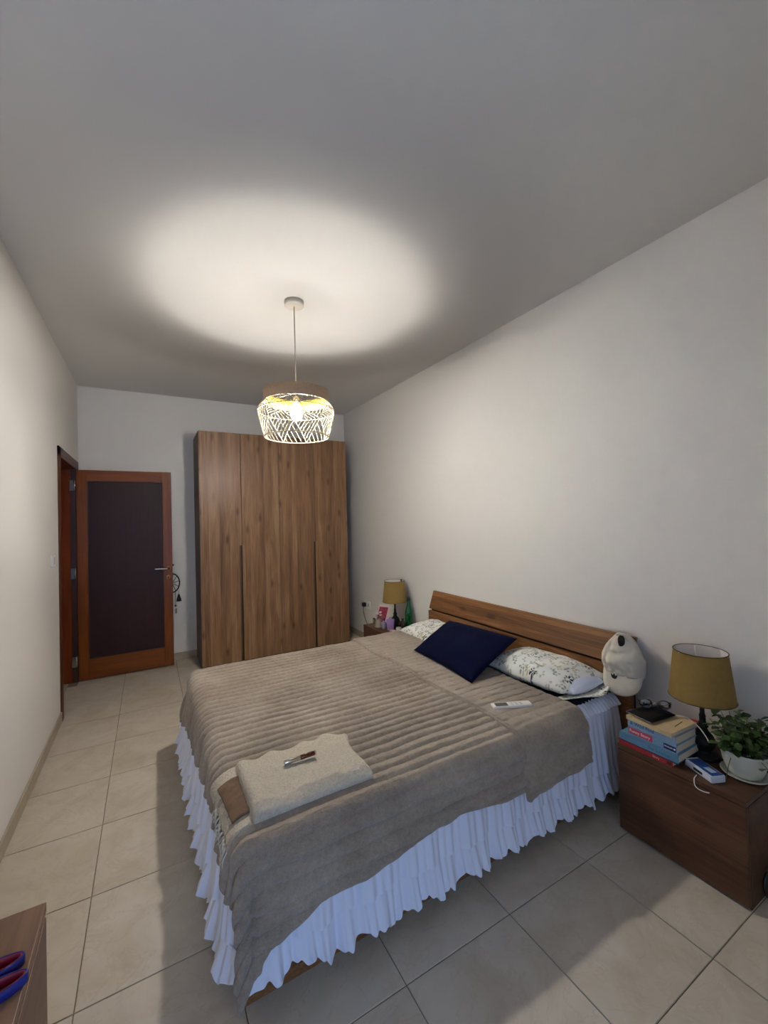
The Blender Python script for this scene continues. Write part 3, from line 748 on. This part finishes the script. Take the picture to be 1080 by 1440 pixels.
box('navy_cover_edge', (-a-.0014, -b, .0), (a, b, .004), plain('navy_board', (26, 28, 58), .5), bk, bev=.0003)
spine_text(bk, a, .0, h, 'The Summer', .017, (40, 110, 130))
bk, a, b, h = book('blue paperback with a red title label and navy publisher block, middle of stack', 1.898, 2.062, .915, 1.118, zz, zz+.033, (120, 156, 186), rz=-.01); zz += .033
bm_ = box('title_label', (-a-.0016, -.004, .003), (-a-.0008, b-.002, h-.003), plain('title_red', (196, 62, 82), .5), bk, bev=.0002)
text('lettering', 'Funny Story', .0185, lettering_mat('ink_white', (244, 236, 236)), bm_, frame_mtx((-a-.0020, b-.006, h/2), (0, -1, 0), (0, 0, 1)))
bm_ = box('publisher_label', (-a-.0016, -b+.004, .003), (-a-.0008, -b+.052, h-.008), plain('publisher_navy', (22, 26, 74), .5), bk, bev=.0002)
text('lettering', 'PENGUIN', .0075, bpy.data.materials['ink_white'], bm_, frame_mtx((-a-.0020, -b+.049, h/2-.002), (0, -1, 0), (0, 0, 1)))
lathe('publisher_logo', [(0, 0), (.004, 0), (.004, .0005), (0, .0005)], bpy.data.materials['ink_white'], bk, 12).matrix_local = frame_mtx((-a-.0016, -b+.010, h/2-.002), (0, -1, 0), (0, 0, 1))
bk, a, b, h = book('pale blue book with dark spine title, just under the tan notebook', 1.900, 2.066, .918, 1.120, zz, zz+.033, (134, 160, 186), rz=-.02); zz += .033
spine_text(bk, a, b-.010, h, '& Wild Find', .0215, (44, 62, 92))
bk, a, b, h = book('tan notebook on top of the stack under the glasses case', 1.884, 2.076, .922, 1.116, zz+.0005, zz+.018, (206, 180, 136), pages=(206, 188, 150), rz=-.05); zz += .018
box('pencil_line', (-.03, -b+.028, h), (.045, -b+.031, h+.0008), M['black'], bk, bev=.0002, mtx=Matrix.Rotation(.12, 4, 'Z'))
gc = thing('glasses_case', 'flat black glasses case lying on the tan notebook', 'case', (1.972, 1.055, zz), -.15); gc.scale = (1.12, 1.12, 1)
V, F, UV = pillow_VF([(-.075, -.052, .011), (.075, -.052, .011), (.075, .052, .011), (-.075, .052, .011)], .030, 24, 20, 0, .001, 2, 1); mesh_obj('body', V, F, plain('black_leather', (8, 8, 9), .6, spec=.12, bumpy=(120, .3, .002)), gc)
tube('zip', [(-.075, -.052, .0115), (-.076, 0, .0115), (-.075, .052, .0115), (0, .053, .0115), (.075, .052, .0115)], .0016, M['chrome'], gc, 6)
gl = thing('eyeglasses', 'dark framed eyeglasses lying folded on the black case', 'glasses', (1.995, 1.050, zz+.022), -.9)
M['tort'] = plain('dark_tortoise', (38, 26, 24), .12, coat=.5)
for sx in (-1, 1):
    pts = [(sx*.036+.026*math.cos(t)*(1 if abs(math.cos(t)) < .8 else .96), .0, .026+.020*math.sin(t)) for t in [2*PI*k/28 for k in range(28)]]
    rim = tube('rim', pts, .0024, M['tort'], gl, 6, True)
    V, F = lathe_VF([(.0, -.0006), (.0245, -.0006), (.0245, .0006), (0, .0006)], 24, sy=.78); lens = mesh_obj('lens', [(sx*.036+x, z, .026+y) for x, y, z in V], F, plain('lens_glass', (225, 228, 235), .03, trans=1) if 'lens_glass' not in bpy.data.materials else bpy.data.materials['lens_glass'], rim)
    tube('temple', spline([(sx*.063, 0, .034), (sx*.064, .02, .034), (sx*.045, .032, .012), (-sx*.045, .034+.004*sx, .006)], 6), .0019, M['tort'], gl, 6)
tube('bridge', [(-.011, 0, .030), (0, -.001, .033), (.011, 0, .030)], .002, M['chrome'], gl, 6)
rb = thing('red_box', 'small red box standing behind the books beside the lamp', 'box', (2.150, .960, NZ), .25)
box('carton', (-.03, -.035, 0), (.03, .035, .090), plain('red_carton', (150, 26, 30), .5), rb, bev=.002)
box('lid', (-.031, -.036, .090), (.031, .036, .106), plain('red_lid', (166, 32, 34), .5), rb, bev=.003)

# ---- white and blue box, saucer, cables
gd = thing('small_box', 'white box with a blue top and dark slot on the nightstand front edge', 'box', (1.950, .843, NZ), math.atan2(-.117, -.052)+PI)
box('shell', (-.065, -.030, 0), (.065, .030, .028), plain('box_white', (206, 212, 222), .35), gd, bev=.004)
box('blue_lid', (-.061, -.024, .0275), (.052, .025, .0295), plain('box_blue', (34, 74, 140), .35), gd, bev=.0008)
box('lid_label', (-.045, -.012, .0294), (-.008, .012, .0300), plain('label_pale', (164, 182, 206), .5), gd, bev=.0002)
box('dark_slot', (-.022, .0296, .008), (.020, .0312, .018), M['black_pl'], gd, bev=.0006)
sc_ = lathe('saucer', [(0, 0), (.034, 0), (.044, .006), (.046, .009), (.043, .009), (.033, .004), (0, .004)], M['ceramic'], None, 32); sc_.location = (2.050, .958-.06, NZ); sc_.location = (2.020, .925, NZ); sc_.scale = (.75, .75, 1)
bpy.data.objects.remove(sc_)
cb_ = tube('charging_cable', spline([(2.039, 0.986, 0.550), (2.060, 0.951, 0.549), (2.057, 0.906, 0.528), (2.034, 0.869, 0.508), (2.006, 0.847, 0.502)], 8), .0022, M['white_pl']); tag(cb_, 'thin white cable drooping from the book stack towards the plant', 'cable')
hk = tube('cable_end', spline([(1.905, .852, .3985), (1.880, .848, .3985), (1.871, .846, .394), (1.8705, .844, .375), (1.8700, .832, .366), (1.8700, .812, .366), (1.8700, .795, .371)], 8), .0020, M['white_pl']); tag(hk, 'short white cable curl hanging over the nightstand front edge', 'cable')
cc = tube('black_cable', spline([(2.235, .60, .006), (2.10, .625, .006), (2.0, .650, .010), (1.965, .664, .04), (1.965, .668, .085), (2.0, .662, .11), (2.06, .64, .08), (2.10, .61, .03), (2.2, .58, .008)], 8), .006, M['black_pl']); tag(cc, 'black cable loop on the floor beside the right nightstand', 'cable')

# ---- potted plant
pp = thing('potted_plant', 'bushy small-leaved green plant in a white pot on the nightstand', 'plant', (2.075, .755, NZ))
lathe('saucer', [(0, 0), (.062, 0), (.078, .008), (.080, .012), (.077, .012), (.060, .004), (0, .004)], M['ceramic'], pp, 40)
lathe('pot', [(0, .005), (.050, .005), (.056, .010), (.070, .050), (.079, .095), (.081, .104), (.077, .104), (.074, .094), (0, .090)], M['ceramic'], pp, 40)
lathe('soil', [(0, .0915), (.072, .0915), (.073, .0905)], M['soil'], pp, 24, cap=False)
rl = random.Random(5); V, F = [], []; leafpos = []
for k in range(90):
    a = rl.uniform(0, 2*PI); tilt = rl.uniform(.1, 1.45)**.9; ln = rl.uniform(.07, .16)
    if k < 3: a, tilt, ln = (2.6+.4*k, .5, .19+.02*k)
    if k == 4: a, tilt, ln = (-1.2, .45, .20)
    base = Vector((rl.uniform(-.045, .045), rl.uniform(-.045, .045), .09)); dv = Vector((math.sin(tilt)*math.cos(a), math.sin(tilt)*math.sin(a), math.cos(tilt)))
    pts = [base+dv*ln*t-Vector((0, 0, 1))*(.16*t*t*max(0, tilt-.6)) for t in (0, .35, .7, 1)]
    if base.x+dv.x*ln > .165: pts = [Vector((min(q.x, .16), q.y, q.z)) for q in pts]
    if max(p.y for p in pts) < .10 and not any(math.hypot(p.x, p.y) < .09 and p.z < .088 for p in pts): tube_VF(pts, [.0016, .0014, .0012, .001], 4, V=V, F=F)
    for t in range(3, 9):
        if len(leafpos) >= 290: break
        s = t/8; i = min(2, int(s*3)); q = pts[i].lerp(pts[i+1], s*3-i) if i < 3 else pts[3]
        rad = math.hypot(q.x, q.y)
        if (rad < .095 and q.z < .112) or (rad < .12 and q.z < .05) or q.y > .085 or q.z < .075: continue
        leafpos.append((q, a+rl.choice((-1, 1))*rl.uniform(.3, 1.6), rl.uniform(-.3, .9), rl.uniform(.8, 1.4)))
tag(mesh_obj('stems', V, F, M['stem'], pp), kind='stuff')
LV = [(0, 0, 0)]; L = .030
LV = [(0, 0, 0), (.25*L, .32*L, .05*L), (.6*L, .44*L, .08*L), (.95*L, .22*L, 0), (1.08*L, 0, -.08*L), (.95*L, -.22*L, 0), (.6*L, -.44*L, .08*L), (.25*L, -.32*L, .05*L), (.3*L, 0, -.02*L), (.65*L, 0, -.03*L)]
LF = [(0, 1, 8), (1, 2, 9, 8), (2, 3, 9), (3, 4, 9), (4, 5, 9), (5, 6, 9), (6, 7, 8, 9), (7, 0, 8)]
lm = bpy.data.meshes.new('leaf'); lm.from_pydata(LV, [], [f[::-1] for f in LF]); lm.materials.append(M['leaf']); lm.polygons.foreach_set('use_smooth', [True]*len(LF))
for q, az, el, s in leafpos:
    o = bpy.data.objects.new('leaf', lm); link(o, pp); o.location = q; o.rotation_euler = (rl.uniform(-.5, .5), -el+.3, az); o.scale = (s, s, s)
    if q.x > .14: o.rotation_euler.z = PI+rl.uniform(-1, 1)
    if q.x > .12: o.scale *= .8

# ---- cap on the headboard corner
hc = thing('baseball_cap', 'stone coloured cotton cap hanging on the right headboard corner', 'cap', (2.165, 1.283, .52))
SK = lambda z: 0
CW = [(.105, .100), (.15, .108), (.19, .104), (.23, .088), (.265, .066), (.295, .040), (.312, .020)]     # z, half width (y)
CD = [(.105, .070), (.15, .092), (.19, .094), (.23, .080), (.265, .060), (.295, .040), (.312, .024)]     # z, depth towards the room
V = []; nzz, na = 30, 40
for i in range(nzz):
    z = .105+(.312-.105)*i/(nzz-1); wv = interp(z, CW); dv = interp(z, CD)
    for j in range(na):
        t = PI*j/(na-1)                                                # from +y side round the room-facing front to -y
        y = wv*math.cos(t); x = -dv*math.sin(t)**.75
        wr = .022*nz(y*24, z*20, 3)+.013*nz(y*46, z*40, 5)+.006*math.sin(z*95+y*30)*max(0, 1-abs(z-.20)/.07)
        V.append((x+wr*math.sin(t)+.004, y+.020*(.2-z)*0+wr*.3*math.cos(t)+.012*(z-.2), z))
solid(mesh_obj('crown', V, grid_F(nzz, na), M['hat'], hc), .002)
V = []; nb_, na = 16, 36
for i in range(nb_):
    s = i/(nb_-1)
    for j in range(na):
        t = PI*j/(na-1); cx = math.cos(t); sy_ = math.sin(t)
        y = .104*cx*(1-.02*s); z = .125-s*(.125-.004)*sy_**.55 - .010*(1-sy_)
        x = -.060*sy_**.7*(1-.35*s)-.018*s-.022*sy_*math.sin(s*PI*.6)
        V.append((x, y, z))
solid(mesh_obj('brim', V, grid_F(nb_, na), M['hat'], hc), .003)
V = [(-.02+.012*math.cos(t)*0-.030*1, .012+.022*math.cos(t), .285+.016*math.sin(t)) for t in [2*PI*k/20 for k in range(20)]]
V, F = lathe_VF([(0, 0), (.019, 0), (.019, .006), (0, .006)], 20, sy=1.5)
op = mesh_obj('strap_opening', V, F, M['black'], hc); op.matrix_local = frame_mtx((-.048, -.016, .279), (0, -1, .2), (.35, 0, 1))
st_ = tube('back_strap', spline([(-.034, .020, .300), (-.042, .0, .312), (-.036, -.022, .306), (-.028, -.044, .275)], 6), .004, M['hat'], hc, 6)
em = []
for k, an in enumerate((-.62, 0, .62)):
    pts = []
    for q in range(14):
        t = 2*PI*q/14; lx, ly = .0058*math.sin(t)*(1-.3*math.cos(t)), .013*math.cos(t)+.015
        pts.append((lx*math.cos(an)+ly*math.sin(an), ly*math.cos(an)-lx*math.sin(an), 0))
    V = pts+[(x, y, .0012) for x, y, _ in pts]; F = [tuple(range(14, 28))]+[(i, (i+1) % 14, 14+(i+1) % 14, 14+i) for i in range(14)]
    o = mesh_obj('logo_leaf', V, F, M['black'], hc, smooth=False); o.matrix_local = frame_mtx((-.097, .000, .090), (0, -1, 0), (.05, 0, 1))

# ------------------------------------------------------------------ things on the far nightstand
bt = thing('bottle', 'tall green glass bottle beside the lamp on the far nightstand', 'bottle', (2.185, 3.395, NZ))
BP = [(0, 0), (.036, 0), (.039, .006), (.039, .145), (.036, .165), (.022, .215), (.015, .245), (.014, .270)]
lathe('glass', BP, plain('green_glass', (22, 110, 62), .08, spec=.6, coat=.3, trans=.35), bt, 32)
lathe('cap', [(.0145, .262), (.0155, .264), (.0155, .292), (.0, .294)], plain('cap_dark', (28, 44, 34), .4), bt, 20)
lathe('band', [(.0395, .128), (.0397, .129), (.0397, .136), (.0395, .137)], plain('band_dark_green', (14, 62, 40), .4), bt, 32, cap=False)
cu_ = thing('candle_cup', 'lilac cup standing in front of the far lamp', 'cup', (2.000, 3.440, NZ))
lathe('cup', [(0, 0), (.030, 0), (.032, .004), (.038, .098), (.036, .098), (.031, .06), (0, .06)], plain('lilac_ceramic', (154, 122, 182), .45), cu_, 32)
lathe('wax', [(0, .080), (.035, .080), (.0352, .078)], plain('lilac_wax', (186, 164, 204), .6), cu_, 24, cap=False)
fr = thing('photo_frame', 'tilted white-bordered picture with a dark red photo on far nightstand', 'picture frame', (2.018, 3.645, NZ+.003), 0)
mf = frame_mtx((-.035, .085, 0), (.5, -.866, 0), (.866*.5, .5*.5, .866))
bm = bmesh.new(); add_box(bm, (0, 0, -.008), (.128, .195, 0), .0015, mf); bm_obj('frame', bm, plain('frame_white', (226, 206, 208), .5), fr)
def photo_mat():
    m, nt, b = new_mat('photo_print'); co = objco(nt); n = noise_(nt, co, 26, 3)
    nt.links.new(ramp(nt, n, [(.40, lin((120, 26, 48))), (.55, lin((150, 48, 66))), (.64, lin((40, 22, 30))), (.72, lin((206, 150, 148)))]), b.inputs['Base Color']); b.inputs['Roughness'].default_value = .35; return m
bm = bmesh.new(); add_box(bm, (.014, .022, -.001), (.114, .178, .001), 0, mf); bm_obj('photo', bm, photo_mat(), fr)
bm = bmesh.new(); add_box(bm, (.055, .02, -.012), (.075, .12, -.008), .001, mf@Matrix.Rotation(-.0, 4, 'X')); bm_obj('stand', bm, M['black'], fr)
jr = thing('glass_jar', 'small glass jar of white flowers in front of the red picture', 'jar', (1.955, 3.600, NZ))
lathe('jar', [(0, 0), (.036, 0), (.038, .006), (.036, .012), (.030, .016), (.033, .05), (.028, .070), (.026, .078), (.024, .078), (.026, .07), (.030, .05), (.027, .018), (0, .016)], plain('pale_glass', (186, 178, 160), .1, trans=.4), jr, 28)
for k in range(5):
    a = k*1.3; V, F = [], []
    tube_VF([(0, 0, .02), (.012*math.cos(a), .012*math.sin(a), .09), (.026*math.cos(a), .026*math.sin(a), .108+.008*k)], .0015, 5, V=V, F=F); s_ = mesh_obj('flower_stem', V, F, M['stem'], jr)
    lathe('blossom', [(0, -.008), (.010, -.004), (.015, .004), (.009, .008), (0, .006)], plain('blossom_white', (232, 224, 220), .8) if 'blossom_white' not in bpy.data.materials else bpy.data.materials['blossom_white'], s_, 8, c=(.026*math.cos(a), .026*math.sin(a), .112+.008*k))
fg = thing('perfume_bottle', 'pale lilac flask between the glass jar and the lilac cup', 'bottle', (1.965, 3.505, NZ))
lathe('flask', [(0, 0), (.016, 0), (.022, .01), (.024, .035), (.018, .062), (.009, .074), (.009, .08), (0, .08)], plain('lilac_grey_glass', (150, 146, 178), .15), fg, 24)
lathe('stopper', [(.006, .08), (.012, .086), (.012, .098), (.005, .106), (0, .107)], plain('purple_stopper', (70, 40, 88), .3), fg, 16)
pk = thing('small_photo_block', 'tiny dark framed picture standing at the far nightstand corner', 'picture', (1.985, 3.742, NZ), .15)
box('block', (-.004, -.016, 0), (.004, .016, .055), M['black_pl'], pk, bev=.001); box('picture', (-.0046, -.010, .008), (-.0038, .010, .044), plain('tan_print', (150, 124, 104), .5), pk, bev=0)
wc = thing('tealight_cup', 'small white cup at the near corner of the far nightstand', 'cup', (2.020, 3.322, NZ))
lathe('cup', [(0, 0), (.020, 0), (.022, .003), (.025, .045), (.023, .045), (.020, .012), (0, .010)], plain('grey_white_ceramic', (206, 202, 192), .4), wc, 24)
lathe('wax', [(0, .034), (.0222, .034), (.0223, .033)], plain('wax_brown', (120, 100, 80), .7), wc, 20, cap=False)
sp_ = thing('soap_bar', 'pale pink bar lying between the lilac cup and white cup', 'soap', (1.985, 3.368, NZ), .2)
box('bar', (-.018, -.030, 0), (.018, .030, .014), plain('pink_soap', (214, 176, 170), .6), sp_, bev=.005, seg=3)
box('stamp', (-.008, -.016, .0135), (.008, .016, .0148), plain('pink_soap_pale', (224, 192, 186), .6), sp_, bev=.0006)
# tall brown bottle close to the lamp base
bb = thing('brown_bottle', 'small dark brown bottle between the lilac cup and the green bottle', 'bottle', (2.110, 3.395, NZ))
lathe('glass', [(0, 0), (.022, 0), (.024, .004), (.024, .055), (.018, .070), (.010, .078), (.010, .086)], plain('amber_glass', (58, 36, 24), .15), bb, 24)
lathe('cap', [(.012, .084), (.0125, .086), (.0125, .100), (0, .101)], M['black_pl'], bb, 16)

# ---- wall fittings
sw = thing('light_switch', 'white light switch on the left wall beside the door frame', 'switch', (XL, 3.685, 1.224))
box('plate', (0, -.042, -.042), (.013, .042, .042), plain('switch_white', (246, 245, 240), .3), sw, bev=.003); box('rocker', (.012, -.014, -.026), (.017, .014, .026), plain('rocker_white', (210, 206, 198), .35), sw, bev=.002)
so = thing('wall_socket', 'white double wall socket on right wall between wardrobe and nightstand', 'socket', (XR, 4.43, .435))
box('plate', (-.012, -.075, -.045), (0, .075, .045), plain('plate_white', (240, 238, 232), .35), so, bev=.003)
for yy in (-.035, .04): box('outlet', (-.0132, yy-.018, -.02), (-.0115, yy+.018, .02), plain('outlet_grey', (196, 192, 184), .5) if 'outlet_grey' not in bpy.data.materials else bpy.data.materials['outlet_grey'], so, bev=.001)
pg = thing('power_plug', 'black plug with a thin cable in the wall socket', 'plug', (XR-.0125, 4.468, .435))
box('body', (-.042, -.024, -.024), (0, .024, .024), M['black_pl'], pg, bev=.006)
tube('cable', spline([(-.030, 0, -.02), (-.032, -.01, -.10), (-.026, -.10, -.22), (-.018, -.30, -.27), (-.016, -.52, -.20), (-.025, -.60, -.06), (-.035, -.65, -.028), (-.05, -.72, -.034), (-.08, -.78, -.036)], 8), .003, M['black_pl'], pg, 6)

# ---- ornament behind the door (hangs from the far side door handle)
dc = thing('wind_ornament', 'black spoked ring ornament with tassel hanging behind the open door', 'ornament', (.205, 4.895, 0))
tube('hanging_cord', [(0, 0, 1.02), (0, 0, .935)], .0025, M['black'], dc, 6)
lathe('hook_knob', [(0, -.01), (.010, -.006), (.012, 0), (.010, .006), (0, .01)], M['black'], dc, 12, c=(.010, 0, 1.03))
V, F = [], []
tube_VF([(.07*math.cos(2*PI*k/36)+0, 0, .840+.098*math.sin(2*PI*k/36)) for k in range(36)], .0065, 8, True, V, F); mesh_obj('ring', V, F, M['black'], dc)
V, F = [], []
for k in range(10):
    a = 2*PI*k/10+.2; tube_VF([(.012*math.cos(a), 0, .84+.016*math.sin(a)), (.068*math.cos(a), 0, .84+.096*math.sin(a))], .0032, 6, V=V, F=F)
mesh_obj('spokes', V, F, M['black'], dc)
tube('tassel_cord', [(.060, 0, .765), (.062, 0, .715)], .002, M['black'], dc, 6)
lathe('tassel', [(0, .722), (.006, .720), (.010, .706), (.012, .700), (.022, .668), (.025, .645), (.0, .640)], M['black'], dc, 14, c=(.062, 0, 0))
tube('charm_cord', [(.028, 0, .745), (.030, 0, .60)], .0022, M['black'], dc, 6)
lathe('bead', [(0, -.012), (.010, -.006), (.011, .004), (0, .012)], plain('dull_red_bead', (112, 54, 48), .5), dc, 12, c=(.029, 0, .60))
lathe('bead', [(0, -.03), (.009, -.02), (.010, .02), (0, .03)], plain('clear_grey_bead', (150, 140, 138), .3), dc, 12, c=(.034, 0, .545))

# ---- chest in the left foreground with two bands on it
ch = thing('chest_of_drawers', 'walnut chest in the left foreground with red and blue bands on it', 'chest', (XL+.012, .20, 0))
CWD, CL, CHH = -.180-(XL+.012), .824, .75
box('carcass', (0, 0, 0), (CWD-.0185, CL, CHH-.0185), M['wood_desk'], ch, bev=.001)
box('top', (0, 0, CHH-.018), (CWD, CL, CHH), M['wood_desk'], ch, bev=.0012)
for k in range(3):
    d_ = box('drawer', (CWD-.018, .003, .04+k*.229), (CWD, CL-.003, .04+k*.229+.226), M['wood_desk'], ch, bev=.001)
    box('handle', (CWD, CL/2-.06, .04+k*.229+.195), (CWD+.010, CL/2+.06, .04+k*.229+.207), M['black_pl'], d_, bev=.002)
M['band_blue'] = plain('silicone_blue', (26, 34, 120), .5); M['band_red'] = plain('silicone_red', (130, 14, 44), .5)
def band(label, x, y, rz):
    o = thing('wristband', label, 'wristband', (x, y, CHH+.0005), rz, group='red and blue wristbands')
    for nm, ra, mt_ in (('outer_band', 0, M['band_blue']), ('inner_lining', .0030, M['band_red'])):
        prof = [(1, 0), (1, .016)]; V, F = [], []
        n = 48
        for q, (dr_, z) in enumerate([(0, .001), (0, .015), (-.0015, .016), (-.003, .015), (-.003, .001), (-.0015, 0)]):
            for k in range(n):
                t = 2*PI*k/n; V.append(((.062-ra+dr_)*math.cos(t), (.0185-ra+dr_)*math.sin(t), z))
        for q in range(6):
            q2 = (q+1) % 6
            for k in range(n): F.append((q*n+k, q*n+(k+1) % n, q2*n+(k+1) % n, q2*n+k))
        mesh_obj(nm, V, F, mt_, o)
    return o
band('red-lined blue wristband lying on the chest, the farther one', -.248, .893, .16)
band('red-lined blue wristband lying on the chest, the nearer one', -.236, .853, .20)
